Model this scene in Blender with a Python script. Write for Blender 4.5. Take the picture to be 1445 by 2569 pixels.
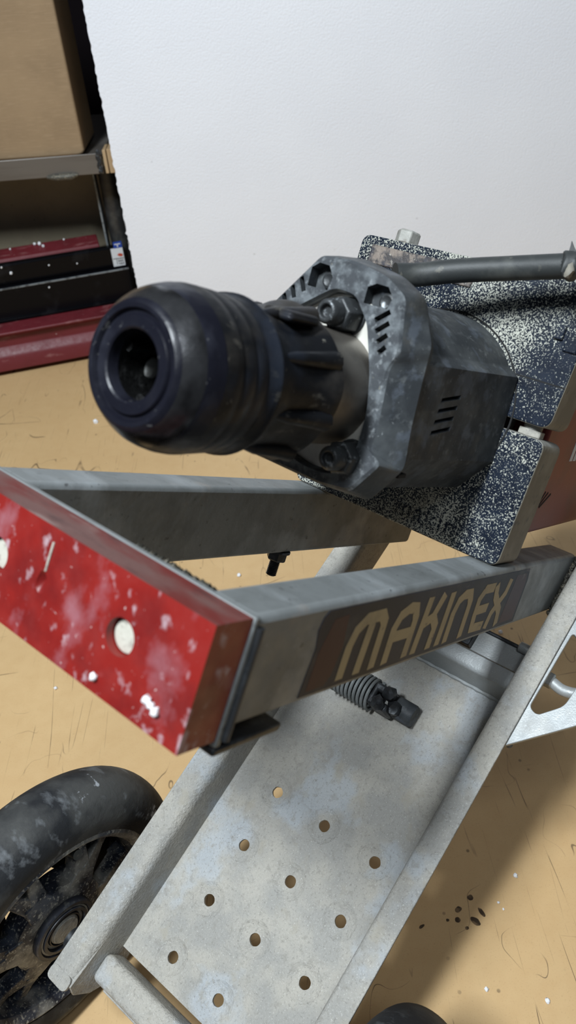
import bpy, bmesh, math, random
from mathutils import Matrix, Vector, noise

random.seed(7)
for o in list(bpy.data.objects):
    bpy.data.objects.remove(o, do_unlink=True)
SC = bpy.context.scene
COL = SC.collection
PI = math.pi

# ---------------------------------------------------------------- camera
cam_d = bpy.data.cameras.new('camera')
cam_d.sensor_fit = 'VERTICAL'
cam_d.sensor_height = 36.0
cam_d.sensor_width = 36.0 * 1445 / 2569
cam_d.lens = 2000.0 / 2569 * 36.0
cam_d.clip_start = 0.02
cam_d.clip_end = 30
cam_d.dof.use_dof = True
cam_d.dof.focus_distance = 0.62
cam_d.dof.aperture_fstop = cam_d.lens / 2.6
cam = bpy.data.objects.new('camera', cam_d)
COL.objects.link(cam)
cam.matrix_world = Matrix(((0.997053, 0.076714, 0.0, 0.0),
                           (-0.048276, 0.62745, -0.777158, 0.0),
                           (-0.059619, 0.774868, 0.629305, 0.7861),
                           (0, 0, 0, 1)))
SC.camera = cam

# ---------------------------------------------------------------- world, lamps, exposure
w = bpy.data.worlds.new('world')
SC.world = w
w.use_nodes = True
w.node_tree.nodes['Background'].inputs[0].default_value = (0.78, 0.88, 1.0, 1)
w.node_tree.nodes['Background'].inputs[1].default_value = 0.095
SC.view_settings.view_transform = 'Standard'
SC.view_settings.look = 'None'
SC.view_settings.exposure = 0.0
SC.view_settings.gamma = 1.0
SC.view_settings.use_curve_mapping = False

def area(name, loc, target, sx, sy, power, color):
    d = bpy.data.lights.new(name, 'AREA')
    d.shape = 'RECTANGLE'
    d.size = sx
    d.size_y = sy
    d.energy = power
    d.color = color
    o = bpy.data.objects.new(name, d)
    COL.objects.link(o)
    o.location = loc
    o.rotation_euler = (Vector(target) - Vector(loc)).to_track_quat('-Z', 'Y').to_euler()
    return o

area('ceiling_tube_lamp', (-0.62, -0.30, 2.2), (-0.05, 0.7, 0.2), 0.2, 0.55, 70, (0.86, 0.94, 1.0))
area('ceiling_tube_lamp', (0.25, -0.50, 2.2), (0.1, 0.7, 0.2), 0.4, 0.3, 6, (0.86, 0.94, 1.0))

# ---------------------------------------------------------------- frames
U = Vector((0.614492, 0.672607, 0.412309))
B = Vector((0.738282, -0.674493, 0.0))
N = Vector((-0.2781, -0.304401, 0.911044))
R = Vector((0.56468, 0.618084, -0.546908))
M_ = Vector((0.368885, 0.403772, 0.837193))
T0 = Vector((-0.02766, 0.376837, 0.177701))

def frame(x, y, z, o):
    return Matrix(((x[0], y[0], z[0], o[0]), (x[1], y[1], z[1], o[1]), (x[2], y[2], z[2], o[2]), (0, 0, 0, 1)))
FR = frame(R, -B, M_, T0)        # rail frame : millimetres (rho, beta, m)
FC = frame(U, -B, N, T0)         # chassis frame : millimetres (u, beta, n)
FW = Matrix.Identity(4)
SL = 0.0674
_a = (R + M_ * SL).normalized()
_c = (M_ - R * SL).normalized()
AX0 = T0 + (R * 0 + B * 38.5 + M_ * (353.7 + 53 * SL)) * 0.001
FH = frame(_a, -B, _c, AX0)      # hammer axis frame : (s ~ rho, beta, m) about the axis

def wpt(F, p):
    return F @ Vector((p[0] * .001, -p[1] * .001, p[2] * .001))

# ---------------------------------------------------------------- materials
def new_mat(name):
    m = bpy.data.materials.new(name)
    m.use_nodes = True
    nt = m.node_tree
    return m, nt, nt.nodes['Principled BSDF']

def mixc(nt, fac, a, b):
    n = nt.nodes.new('ShaderNodeMix')
    n.data_type = 'RGBA'
    if isinstance(fac, (int, float)):
        n.inputs[0].default_value = fac
    else:
        nt.links.new(fac, n.inputs[0])
    for i, v in ((6, a), (7, b)):
        if hasattr(v, 'links'):
            nt.links.new(v, n.inputs[i])
        else:
            n.inputs[i].default_value = (*v, 1)
    return n.outputs[2]

def math_(nt, op, a, b=None):
    n = nt.nodes.new('ShaderNodeMath')
    n.operation = op
    n.use_clamp = False
    for i, v in enumerate((a, b)):
        if v is None:
            continue
        if isinstance(v, (int, float)):
            n.inputs[i].default_value = v
        else:
            nt.links.new(v, n.inputs[i])
    return n.outputs[0]

def coords(nt, scale=(1, 1, 1), rot=(0, 0, 0), off=(0, 0, 0)):
    tc = nt.nodes.new('ShaderNodeTexCoord')
    mp = nt.nodes.new('ShaderNodeMapping')
    mp.inputs['Scale'].default_value = scale
    mp.inputs['Rotation'].default_value = rot
    mp.inputs['Location'].default_value = off
    nt.links.new(tc.outputs['Object'], mp.inputs[0])
    return mp.outputs[0]

def noise_t(nt, vec, scale, detail=3, rough=.55, dist=0.0):
    n = nt.nodes.new('ShaderNodeTexNoise')
    n.inputs['Scale'].default_value = scale
    n.inputs['Detail'].default_value = detail
    n.inputs['Roughness'].default_value = rough
    n.inputs['Distortion'].default_value = dist
    nt.links.new(vec, n.inputs['Vector'])
    return n.outputs[0]

def vor(nt, vec, scale, feat='F1'):
    n = nt.nodes.new('ShaderNodeTexVoronoi')
    n.feature = feat
    n.inputs['Scale'].default_value = scale
    nt.links.new(vec, n.inputs['Vector'])
    return n.outputs[0]

def ramp(nt, v, lo, hi, a=0.0, b=1.0):
    n = nt.nodes.new('ShaderNodeMapRange')
    n.inputs[1].default_value = lo
    n.inputs[2].default_value = hi
    n.inputs[3].default_value = a
    n.inputs[4].default_value = b
    nt.links.new(v, n.inputs[0])
    return n.outputs[0]

def bump(nt, bs, h, strength, dist):
    n = nt.nodes.new('ShaderNodeBump')
    n.inputs['Strength'].default_value = strength
    n.inputs['Distance'].default_value = dist
    nt.links.new(h, n.inputs['Height'])
    nt.links.new(n.outputs[0], bs.inputs['Normal'])
    return n

def dusty(name, base, rough=.5, metal=0.0, layers=(), bmp=None, spec=.5, rvar=0.0, coat=0.0):
    """layers: (colour, noise scale, lo, hi, strength, stretch, detail)"""
    m, nt, bs = new_mat(name)
    c = base
    v = coords(nt)
    first = True
    for i, L in enumerate(layers):
        col, sc, lo, hi, st = L[:5]
        stretch = L[5] if len(L) > 5 else (1, 1, 1)
        det = L[6] if len(L) > 6 else 4
        vv = coords(nt, stretch, off=(3.7 * i + .3, 1.1 * i, 2.3 * i))
        f = math_(nt, 'MULTIPLY', ramp(nt, noise_t(nt, vv, sc, det), lo, hi), st)
        c = mixc(nt, f, c, col)
    if hasattr(c, 'links'):
        nt.links.new(c, bs.inputs['Base Color'])
    else:
        bs.inputs['Base Color'].default_value = (*c, 1)
    bs.inputs['Metallic'].default_value = metal
    bs.inputs['Specular IOR Level'].default_value = spec
    bs.inputs['Coat Weight'].default_value = coat
    if rvar:
        rr = ramp(nt, noise_t(nt, v, 90, 3), .3, .7, max(.05, rough - rvar), min(1, rough + rvar))
        nt.links.new(rr, bs.inputs['Roughness'])
    else:
        bs.inputs['Roughness'].default_value = rough
    if bmp:
        bump(nt, bs, noise_t(nt, v, bmp[0], 4, .6), bmp[1], bmp[2])
    return m

MAT = {}
# galvanised, dusty chassis
MAT['galv'] = dusty('dusty_galvanised_steel', (.335, .325, .30), .72, .08,
                    [((.43, .405, .355), 26, .42, .60, .85), ((.42, .455, .49), 15, .565, .64, .6), ((.20, .19, .17), 520, .56, .70, .6, (1, 1, 1), 5),
                     ((.27, .255, .225), 150, .55, .68, .55), ((.66, .65, .61), 800, .60, .70, .5), ((.36, .33, .27), 46, .60, .70, .6)], (380, .8, .0016), spec=.3)
MAT['galv_clean'] = dusty('galvanised_steel', (.34, .355, .355), .5, .3,
                          [((.30, .31, .31), 60, .45, .65, .6), ((.38, .37, .34), 24, .5, .66, .6), ((.52, .54, .54), 800, .60, .72, .6)], (700, .3, .0006), rvar=.1)
MAT['rail'] = dusty('worn_zinc_rail', (.20, .212, .212), .5, .12,
                    [((.14, .148, .145), 40, .45, .65, .7), ((.33, .35, .36), 26, .54, .70, .75, (1, .4, 1)), ((.34, .28, .23), 30, .64, .74, .35),
                     ((.07, .07, .07), 200, .64, .72, .75), ((.30, .31, .31), 340, .66, .73, .5)], (160, .2, .0008), spec=.3, rvar=.08)
MAT['rail_top'] = MAT['rail']
MAT['steel_dark'] = dusty('dark_oiled_steel', (.035, .037, .04), .42, .5, [((.12, .13, .14), 120, .5, .7, .6)], (300, .3, .0006))
MAT['weld'] = dusty('weld_bead', (.09, .085, .07), .5, .5, [((.25, .22, .16), 300, .5, .65, .8), ((.02, .02, .02), 500, .55, .65, .8)], (500, .7, .001))
# red bumper
MAT['red'] = dusty('red_polyurethane', (.225, .012, .009), .42, 0,
                   [((.13, .007, .007), 40, .45, .65, .7), ((.31, .135, .155), 48, .54, .68, .7, (1, .8, .6), 6), ((.50, .40, .43), 130, .60, .70, .65, (1, 1, .7), 6),
                    ((.58, .46, .44), 330, .69, .735, .8)], (140, .2, .001), rvar=.12)
MAT['red_worn'] = dusty('scuffed_red_top', (.15, .028, .024), .65, 0,
                        [((.16, .095, .085), 45, .42, .6, .8, (1, .35, 1)), ((.05, .03, .03), 80, .55, .68, .8, (1, .3, 1)), ((.30, .22, .20), 60, .60, .7, .6, (1, .3, 1))], (160, .3, .001), spec=.2)
# rubber and plastics
MAT['shell'] = dusty('dusty_black_plastic', (.034, .038, .042), .52, 0,
                     [((.075, .082, .086), 36, .46, .64, .9), ((.14, .15, .155), 170, .58, .72, .6), ((.115, .105, .085), 30, .60, .72, .45), ((.34, .36, .37), 520, .68, .75, .55),
                      ((.10, .115, .14), 70, .56, .64, .5)], (240, .25, .0008), spec=.25, rvar=.1)
MAT['shell_face'] = dusty('scuffed_plastic_face', (.055, .06, .066), .5, 0,
                          [((.15, .165, .175), 110, .47, .62, .85, (1, 1, 1), 6), ((.28, .30, .31), 260, .58, .70, .6), ((.02, .022, .025), 60, .58, .7, .6), ((.24, .21, .15), 240, .68, .74, .6)], (260, .35, .0008), spec=.3)
MAT['chuck'] = dusty('oiled_black_rubber', (.007, .0075, .009), .45, 0,
                     [((.030, .027, .024), 45, .48, .64, .85, (.5, 1, 1)), ((.10, .092, .078), 130, .62, .72, .6, (.6, 1, 1)), ((.016, .020, .030), 25, .5, .62, .7),
                      ((.20, .19, .16), 210, .70, .75, .6, (1.6, 1, 1))], (110, .3, .001), spec=.2, rvar=.12)
MAT['chuck_nose'] = dusty('worn_chuck_nose', (.007, .0072, .012), .36, 0,
                          [((.022, .023, .032), 60, .5, .64, .6, (1, .6, .6)), ((.28, .05, .03), 50, .70, .74, .6), ((.16, .16, .16), 240, .68, .74, .5)], (130, .3, .001), spec=.25, rvar=.1)
MAT['chuck_bevel'] = dusty('bevel_highlight', (.10, .10, .105), .26, .85,
                           [((.015, .014, .015), 34, .44, .58, .9, (1, .6, .6)), ((.35, .05, .03), 50, .69, .72, .8)], (130, .3, .001), rvar=.1)  # lighter metal band put on the bevel to carry its highlight
MAT['bore'] = dusty('greasy_bore', (.006, .006, .006), .3, .3, [((.03, .03, .03), 200, .55, .7, .8)], (300, .8, .002))
MAT['rubber'] = dusty('black_rubber_hose', (.026, .029, .029), .55, 0, [((.065, .068, .062), 60, .5, .68, .7, (.3, 1, 1)), ((.16, .15, .12), 160, .66, .74, .5)], (260, .2, .0006))
MAT['tyre'] = dusty('dusty_tyre', (.016, .017, .019), .68, 0,
                    [((.085, .085, .08), 20, .45, .65, .75), ((.18, .19, .20), 70, .58, .70, .6, (1, .5, 1)), ((.45, .47, .50), 60, .70, .74, .7)], (220, .5, .001), spec=.25)
MAT['rim'] = dusty('dusty_wheel_rim', (.014, .017, .028), .5, 0,
                   [((.07, .085, .12), 60, .45, .62, .7), ((.30, .29, .26), 36, .47, .62, .85), ((.46, .45, .40), 420, .56, .66, .75)], (420, .5, .001))
MAT['hubring'] = dusty('hub_ring_plastic', (.02, .022, .03), .45, 0, [((.12, .12, .11), 150, .55, .7, .6)], (300, .3, .0006))
MAT['dust_metal'] = dusty('dusty_bare_metal', (.42, .40, .35), .75, .1, [((.22, .21, .19), 160, .5, .65, .7)], (400, .4, .001))
MAT['neck'] = dusty('brown_grey_barrel', (.17, .155, .135), .42, .6, [((.09, .08, .07), 60, .5, .65, .6)], None)
MAT['alu'] = dusty('cast_aluminium', (.62, .60, .54), .55, .2, [((.42, .40, .35), 60, .5, .7, .5)], None)
MAT['nut'] = dusty('greasy_bolt', (.04, .043, .045), .46, .3, [((.35, .38, .40), 220, .60, .70, .7)], (260, .5, .001))
MAT['white_pad'] = dusty('pale_bolt_face', (.50, .48, .41), .6, 0, [((.22, .18, .16), 160, .55, .66, .7)], (260, .4, .001))
MAT['black'] = dusty('black_void', (.004, .004, .004), .8)
# clamp : navy paint with dust speckles
def navy(name, amount):
    m, nt, bs = new_mat(name)
    v = coords(nt)
    big = noise_t(nt, v, 13, 3)
    fine = noise_t(nt, v, 900, 3, .6)
    mid = noise_t(nt, v, 2000, 2, .5)
    s = math_(nt, 'ADD', fine, math_(nt, 'MULTIPLY', math_(nt, 'SUBTRACT', mid, .5), .5))
    s = math_(nt, 'ADD', s, ramp(nt, big, .35, .68, -.10 + amount, .13 + amount))
    spk = ramp(nt, s, .575, .635)
    c = mixc(nt, ramp(nt, noise_t(nt, v, 60, 3), .35, .7), (.005, .008, .016), (.013, .019, .032))
    c = mixc(nt, math_(nt, 'MULTIPLY', spk, .9), c, (.50, .50, .43))
    nt.links.new(c, bs.inputs['Base Color'])
    nt.links.new(ramp(nt, spk, 0, 1, .3, .85), bs.inputs['Roughness'])
    bs.inputs['Specular IOR Level'].default_value = .22
    bump(nt, bs, spk, .35, .0006)
    return m
MAT['navy'] = navy('dust_speckled_navy_paint', 0.0)
MAT['navy_hi'] = navy('dust_laden_navy_paint', 0.075)
MAT['clamp_side'] = dusty('dusty_clamp_flank', (.20, .185, .15), .7, .1, [((.30, .28, .23), 50, .45, .65, .7), ((.08, .09, .10), 90, .6, .7, .7)], (300, .3, .0008))
MAT['clamp_field'] = dusty('rusty_dusty_field', (.05, .045, .045), .6, .1, [((.22, .18, .15), 160, .46, .60, .9), ((.012, .016, .03), 120, .5, .62, .8), ((.38, .35, .30), 420, .62, .7, .7)], (300, .6, .001))
MAT['clamp_top'] = dusty('bare_clamp_edge', (.28, .275, .25), .6, .2, [((.42, .41, .38), 90, .5, .65, .7), ((.12, .10, .08), 140, .6, .7, .6)], (300, .3, .0008))
MAT['hammer_red'] = dusty('faded_red_housing', (.20, .030, .025), .5, 0, [((.13, .030, .028), 30, .45, .65, .7), ((.34, .14, .10), 220, .66, .74, .5)], (300, .15, .0006))
MAT['white_print'] = dusty('white_print', (.62, .62, .62), .6)
# sticker
MAT['sticker'] = dusty('dark_sticker', (.016, .022, .042), .5, 0, [((.050, .052, .060), 60, .5, .68, .8), ((.16, .13, .15), 90, .66, .74, .6, (.4, 1, 1)), ((.008, .009, .012), 25, .5, .6, .5)], (300, .1, .0004), spec=.2)
MAT['sticker_red'] = dusty('maroon_sticker_band', (.038, .007, .018), .45, 0, [((.025, .014, .024), 40, .5, .65, .8), ((.15, .12, .14), 80, .66, .74, .6)], (300, .1, .0004), spec=.2)
MAT['letter'] = dusty('tan_lettering', (.42, .335, .19), .6, 0, [((.33, .27, .165), 60, .5, .65, .7), ((.10, .09, .08), 220, .66, .73, .7)])

# hardboard bench top
def hardboard():
    m, nt, bs = new_mat('scratched_tan_hardboard')
    v = coords(nt)
    c = mixc(nt, ramp(nt, noise_t(nt, v, 4, 4), .3, .7), (.54, .355, .172), (.61, .415, .208))
    c = mixc(nt, ramp(nt, noise_t(nt, v, 60, 5), .40, .72, 0, .30), c, (.50, .31, .14))
    c = mixc(nt, ramp(nt, noise_t(nt, v, 700, 2), .60, .72, 0, .35), c, (.34, .21, .10))
    # hairline scratches : level lines of stretched noise, broken up
    for sc, st, rot, th, sd in ((7, (1, .25, 1), .35, .0022, 1.0), (9, (1, .2, 1), 1.55, .0020, 5.0), (16, (1, 1, 1), .9, .0028, 9.0), (5, (.2, 1, 1), 2.5, .0014, 13.), (20, (1, .04, 1), .25, .0016, 17.), (20, (1, .04, 1), 1.25, .0016, 21.), (24, (1, .05, 1), 2.2, .0016, 25.), (18, (1, .04, 1), 2.85, .0014, 29.)):
        vv = coords(nt, st, (0, 0, rot), (sd, sd * .7, 0))
        n1 = noise_t(nt, vv, sc, 1.5, .5, .2)
        d = math_(nt, 'ABSOLUTE', math_(nt, 'SUBTRACT', n1, .5))
        line = ramp(nt, d, th * .4, th, 1, 0)
        brk = ramp(nt, noise_t(nt, coords(nt, off=(sd, 3, 1)), 11, 3), .54, .62)
        c = mixc(nt, math_(nt, 'MULTIPLY', math_(nt, 'MULTIPLY', line, brk), .75), c, (.10, .065, .035))
    # pits
    dv = vor(nt, coords(nt, off=(.31, .17, 0)), 42)
    pit = math_(nt, 'MULTIPLY', ramp(nt, dv, .05, .09, 1, 0), ramp(nt, noise_t(nt, v, 9, 3), .48, .62))
    c = mixc(nt, math_(nt, 'MULTIPLY', pit, .8), c, (.09, .06, .035))
    nt.links.new(c, bs.inputs['Base Color'])
    bs.inputs['Roughness'].default_value = .55
    bs.inputs['Specular IOR Level'].default_value = .35
    bump(nt, bs, noise_t(nt, v, 300, 3), .12, .0006)
    return m
MAT['hardboard'] = hardboard()
MAT['stain'] = dusty('dark_oil_stain', (.045, .028, .015), .35, 0, [((.20, .13, .07), 160, .5, .62, .8)])
# expanded polystyrene
def eps():
    m, nt, bs = new_mat('white_expanded_polystyrene')
    v = coords(nt)
    c = mixc(nt, ramp(nt, noise_t(nt, v, 3, 3), .3, .7), (.77, .785, .835), (.83, .845, .89))
    c = mixc(nt, ramp(nt, vor(nt, v, 190), .0, .10, .5, 0), c, (.95, .95, .96))
    dk = math_(nt, 'MULTIPLY', ramp(nt, vor(nt, coords(nt, off=(.4, .2, .9)), 21), .03, .045, 1, 0), .35)
    c = mixc(nt, dk, c, (.35, .35, .36))
    nt.links.new(c, bs.inputs['Base Color'])
    bs.inputs['Roughness'].default_value = .7
    h = math_(nt, 'ADD', math_(nt, 'MULTIPLY', vor(nt, v, 330, 'SMOOTH_F1'), -1.0), math_(nt, 'MULTIPLY', noise_t(nt, v, 40, 3), .5))
    bump(nt, bs, h, .35, .0012)
    return m
MAT['eps'] = eps()
MAT['foam'] = dusty('white_foam_bead', (.82, .82, .83), .75, 0, (), (900, .6, .001))
# background
MAT['card'] = dusty('brown_cardboard', (.30, .205, .115), .8, 0, [((.25, .17, .095), 12, .4, .65, .8), ((.36, .25, .15), 140, .5, .7, .5, (.3, 1, 3)), ((.20, .14, .08), 240, .6, .72, .5, (3, 1, .4))], (260, .15, .0008))
MAT['beam_red'] = dusty('dark_red_painted_steel', (.135, .014, .020), .52, 0, [((.10, .012, .016), 16, .45, .65, .7), ((.25, .10, .10), 60, .60, .72, .7, (.4, 1, 1)), ((.5, .42, .40), 190, .69, .74, .6, (.5, 1, 1))], (200, .15, .0008), rvar=.08)
MAT['gloss_black'] = dusty('gloss_black_steel', (.003, .003, .004), .22, 0, [((.014, .014, .016), 25, .55, .7, .6)], None, spec=.12)
MAT['edge_grey'] = dusty('mottled_grey_edge', (.22, .24, .25), .5, .3, [((.06, .06, .06), 90, .5, .62, .8)])  # plain light grey with darker mottling
MAT['panel'] = dusty('olive_grey_hardboard', (.24, .205, .14), .7, 0, [((.19, .16, .11), 14, .4, .7, .7), ((.05, .04, .03), 180, .66, .72, .7)])
MAT['shelf_steel'] = dusty('grey_shelf_steel', (.17, .155, .14), .42, .5, [((.12, .105, .09), 20, .45, .65, .7, (.2, 1, 3)), ((.26, .24, .22), 12, .55, .7, .6, (.2, 1, 1))], (160, .1, .0006))
MAT['ply'] = dusty('tan_plywood', (.42, .29, .16), .7, 0, [((.32, .21, .11), 40, .45, .65, .6, (4, 1, .4))])
MAT['post'] = dusty('black_post', (.022, .022, .022), .42, 0, [((.06, .06, .055), 40, .5, .68, .7)])
MAT['wall'] = dusty('dark_workshop_wall', (.006, .004, .005), .9, spec=.1)
MAT['floor'] = dusty('concrete_floor', (.16, .155, .15), .8, 0, [((.10, .10, .10), 6, .4, .7, .7)])
MAT['lab_white'] = dusty('white_label', (.62, .64, .66), .5)
MAT['lab_blue'] = dusty('blue_label', (.01, .05, .30), .4)
MAT['lab_red'] = dusty('red_mark', (.45, .06, .03), .5)
MAT['lab_blk'] = dusty('black_mark', (.02, .02, .02), .5)

# ---------------------------------------------------------------- mesh helpers (all in mm, second axis = beta)
WM = {}
def root_empty(name, loc):
    o = bpy.data.objects.new(name, None)
    COL.objects.link(o)
    o.location = loc
    o.empty_display_size = .05
    WM[o] = Matrix.Translation(loc)
    return o

def tag(o, label=None, cat=None, group=None, kind=None):
    if label: o['label'] = label
    if cat: o['category'] = cat
    if group: o['group'] = group
    if kind: o['kind'] = kind
    return o

def link(name, me, F, parent):
    o = bpy.data.objects.new(name, me)
    COL.objects.link(o)
    WM[o] = F.copy()
    if parent:
        o.parent = parent
        o.matrix_local = WM[parent].inverted() @ F
    else:
        o.matrix_world = F
    return o

def finish(me, ang=35):
    for p in me.polygons:
        p.use_smooth = True
    me.set_sharp_from_angle(angle=math.radians(ang))

def flip(bm, frm):
    """mm -> m; the measured frames are left-handed in beta, so mirror it"""
    s = -1 if frm is not FW else 1
    for v in bm.verts:
        v.co = Vector((v.co.x * .001, s * v.co.y * .001, v.co.z * .001))
    bmesh.ops.recalc_face_normals(bm, faces=bm.faces[:])

def put(name, bm, mat, F, parent=None, bev=0.0, seg=2, ang=35, mats=None, jit=None):
    flip(bm, F)
    me = bpy.data.meshes.new(name)
    bm.to_mesh(me)
    bm.free()
    for x in (mats or [mat]):
        me.materials.append(MAT[x] if isinstance(x, str) else x)
    finish(me, ang)
    o = link(name, me, F, parent)
    if bev:
        md = o.modifiers.new('bevel', 'BEVEL')
        md.width = bev * .001
        md.segments = seg
        md.limit_method = 'ANGLE'
        md.angle_limit = math.radians(40)
        md.harden_normals = False
    return o

def box(bm, x0, x1, y0, y1, z0, z1, mi=0):
    vs = [bm.verts.new((x, y, z)) for x in (x0, x1) for y in (y0, y1) for z in (z0, z1)]
    q = [(0, 1, 3, 2), (4, 6, 7, 5), (0, 4, 5, 1), (2, 3, 7, 6), (0, 2, 6, 4), (1, 5, 7, 3)]
    fs = [bm.faces.new([vs[i] for i in f]) for f in q]
    for f in fs:
        f.material_index = mi
    return fs

def boxb(x0, x1, y0, y1, z0, z1):
    bm = bmesh.new()
    box(bm, x0, x1, y0, y1, z0, z1)
    return bm

def prism(bm, pts, axis, a, b, mi=0):
    """extrude a polygon; axis 0: pts=(y,z); 1: pts=(x,z); 2: pts=(x,y)"""
    def p3(p, k):
        return ((k, p[0], p[1]), (p[0], k, p[1]), (p[0], p[1], k))[axis]
    v0 = [bm.verts.new(p3(p, a)) for p in pts]
    v1 = [bm.verts.new(p3(p, b)) for p in pts]
    fs = [bm.faces.new(v0), bm.faces.new(v1[::-1])]
    n = len(pts)
    for i in range(n):
        fs.append(bm.faces.new((v0[i], v0[(i + 1) % n], v1[(i + 1) % n], v1[i])))
    for f in fs:
        f.material_index = mi
    return fs

def lathe(bm, prof, axis=0, seg=48, c=(0, 0, 0), closed=False, mi=0, mfun=None):
    """prof: (along, radius); revolve around axis through c"""
    rings = []
    for (s, rad) in prof:
        ring = []
        if rad < 1e-6:
            p = [0, 0, 0]
            p[axis] = s
            ring = [bm.verts.new([p[k] + c[k] for k in range(3)])]
        else:
            for i in range(seg):
                a = 2 * PI * i / seg
                p = [0, 0, 0]
                p[axis] = s
                p[(axis + 1) % 3] = rad * math.cos(a)
                p[(axis + 2) % 3] = rad * math.sin(a)
                ring.append(bm.verts.new([p[k] + c[k] for k in range(3)]))
        rings.append(ring)
    pairs = list(zip(rings[:-1], rings[1:]))
    if closed:
        pairs.append((rings[-1], rings[0]))
    for j, (r0, r1) in enumerate(pairs):
        for i in range(seg):
            k = (i + 1) % seg
            if len(r0) == 1 and len(r1) == 1:
                continue
            if len(r0) == 1:
                f = bm.faces.new((r0[0], r1[k], r1[i]))
            elif len(r1) == 1:
                f = bm.faces.new((r0[i], r0[k], r1[0]))
            else:
                f = bm.faces.new((r0[i], r0[k], r1[k], r1[i]))
            f.material_index = mfun(j) if mfun else mi
    return rings

def lathe_solid(bm, prof, **k):
    p = list(prof)
    if p[0][1] > 1e-6:
        p = [(p[0][0], 0)] + p
    if p[-1][1] > 1e-6:
        p = p + [(p[-1][0], 0)]
    return lathe(bm, p, **k)

def hexbolt(bm, base, axis, sgn, af, h, shank=None, slen=0, washer=0):
    """hex head / nut along an axis"""
    def ring(rad, s, n, rot=0):
        out = []
        for i in range(n):
            a = 2 * PI * i / n + rot
            p = [0, 0, 0]
            p[axis] = s * sgn
            p[(axis + 1) % 3] = rad * math.cos(a)
            p[(axis + 2) % 3] = rad * math.sin(a)
            out.append(bm.verts.new([p[k] + base[k] for k in range(3)]))
        return out
    def skin(rs):
        for a, b in zip(rs[:-1], rs[1:]):
            n = len(a)
            for i in range(n):
                bm.faces.new((a[i], a[(i + 1) % n], b[(i + 1) % n], b[i]))
        bm.faces.new(rs[0][::-1])
        bm.faces.new(rs[-1])
    s0 = 0
    if washer:
        skin([ring(washer, 0, 24), ring(washer, 1.4, 24)])
        s0 = 1.4
    rad = af / 2 / math.cos(PI / 6)
    skin([ring(rad, s0, 6, .3), ring(rad, s0 + h * .85, 6, .3), ring(rad * .86, s0 + h, 6, .3)])
    if shank:
        rs = [ring(shank, s0 + h * .9, 20)]
        k = 0.0
        s = s0 + h
        while s < s0 + h + slen:
            rs.append(ring(shank, s, 20))
            rs.append(ring(shank * .84, s + .45, 20))
            rs.append(ring(shank * .84, s + .7, 20))
            s += 1.15
        rs.append(ring(shank, s, 20))
        rs.append(ring(shank * .7, s + .8, 20))
        skin(rs)

def tube(bm, pts, rad, seg=14, caps=True):
    pts = [Vector(p) for p in pts]
    rings = []
    up = Vector((0, 0, 1))
    prev = None
    for i, p in enumerate(pts):
        d = (pts[min(i + 1, len(pts) - 1)] - pts[max(i - 1, 0)]).normalized()
        x = prev if prev is not None else (up.cross(d) if abs(d.z) < .95 else Vector((1, 0, 0)).cross(d))
        x = (x - d * x.dot(d)).normalized()
        prev = x
        y = d.cross(x)
        rr = rad(i / (len(pts) - 1)) if callable(rad) else rad
        rings.append([bm.verts.new(p + (x * math.cos(2 * PI * k / seg) + y * math.sin(2 * PI * k / seg)) * rr) for k in range(seg)])
    for a, b in zip(rings[:-1], rings[1:]):
        for k in range(seg):
            bm.faces.new((a[k], a[(k + 1) % seg], b[(k + 1) % seg], b[k]))
    if caps:
        bm.faces.new(rings[0][::-1])
        bm.faces.new(rings[-1])

def smooth_path(pts, n=8):
    out = []
    P = [Vector(p) for p in pts]
    for i in range(len(P) - 1):
        p0, p1, p2, p3 = P[max(i - 1, 0)], P[i], P[i + 1], P[min(i + 2, len(P) - 1)]
        for k in range(n):
            t = k / n
            out.append(.5 * ((2 * p1) + (-p0 + p2) * t + (2 * p0 - 5 * p1 + 4 * p2 - p3) * t * t + (-p0 + 3 * p1 - 3 * p2 + p3) * t ** 3))
    out.append(P[-1])
    return out

def lump(bm, c, r, sub=2, amp=.25, seed=0, sq=(1, 1, 1)):
    ret = bmesh.ops.create_icosphere(bm, subdivisions=sub, radius=1)
    for v in ret['verts']:
        d = v.co.normalized()
        k = 1 + amp * noise.noise(d * 1.6 + Vector((seed * 3.1, seed, 0)))
        v.co = Vector((d.x * r * k * sq[0] + c[0], d.y * r * k * sq[1] + c[1], d.z * r * k * sq[2] + c[2]))

def arc_poly(P, rad, n=6):
    out = []
    m = len(P)
    for i in range(m):
        p, a, b = Vector(P[i]), Vector(P[i - 1]), Vector(P[(i + 1) % m])
        da, db = (a - p).normalized(), (b - p).normalized()
        k = min(rad, (a - p).length * .45, (b - p).length * .45)
        s, e = p + da * k, p + db * k
        for j in range(n + 1):
            t = j / n
            out.append(tuple((1 - t) ** 2 * s + 2 * t * (1 - t) * p + t * t * e))
    return out

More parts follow.
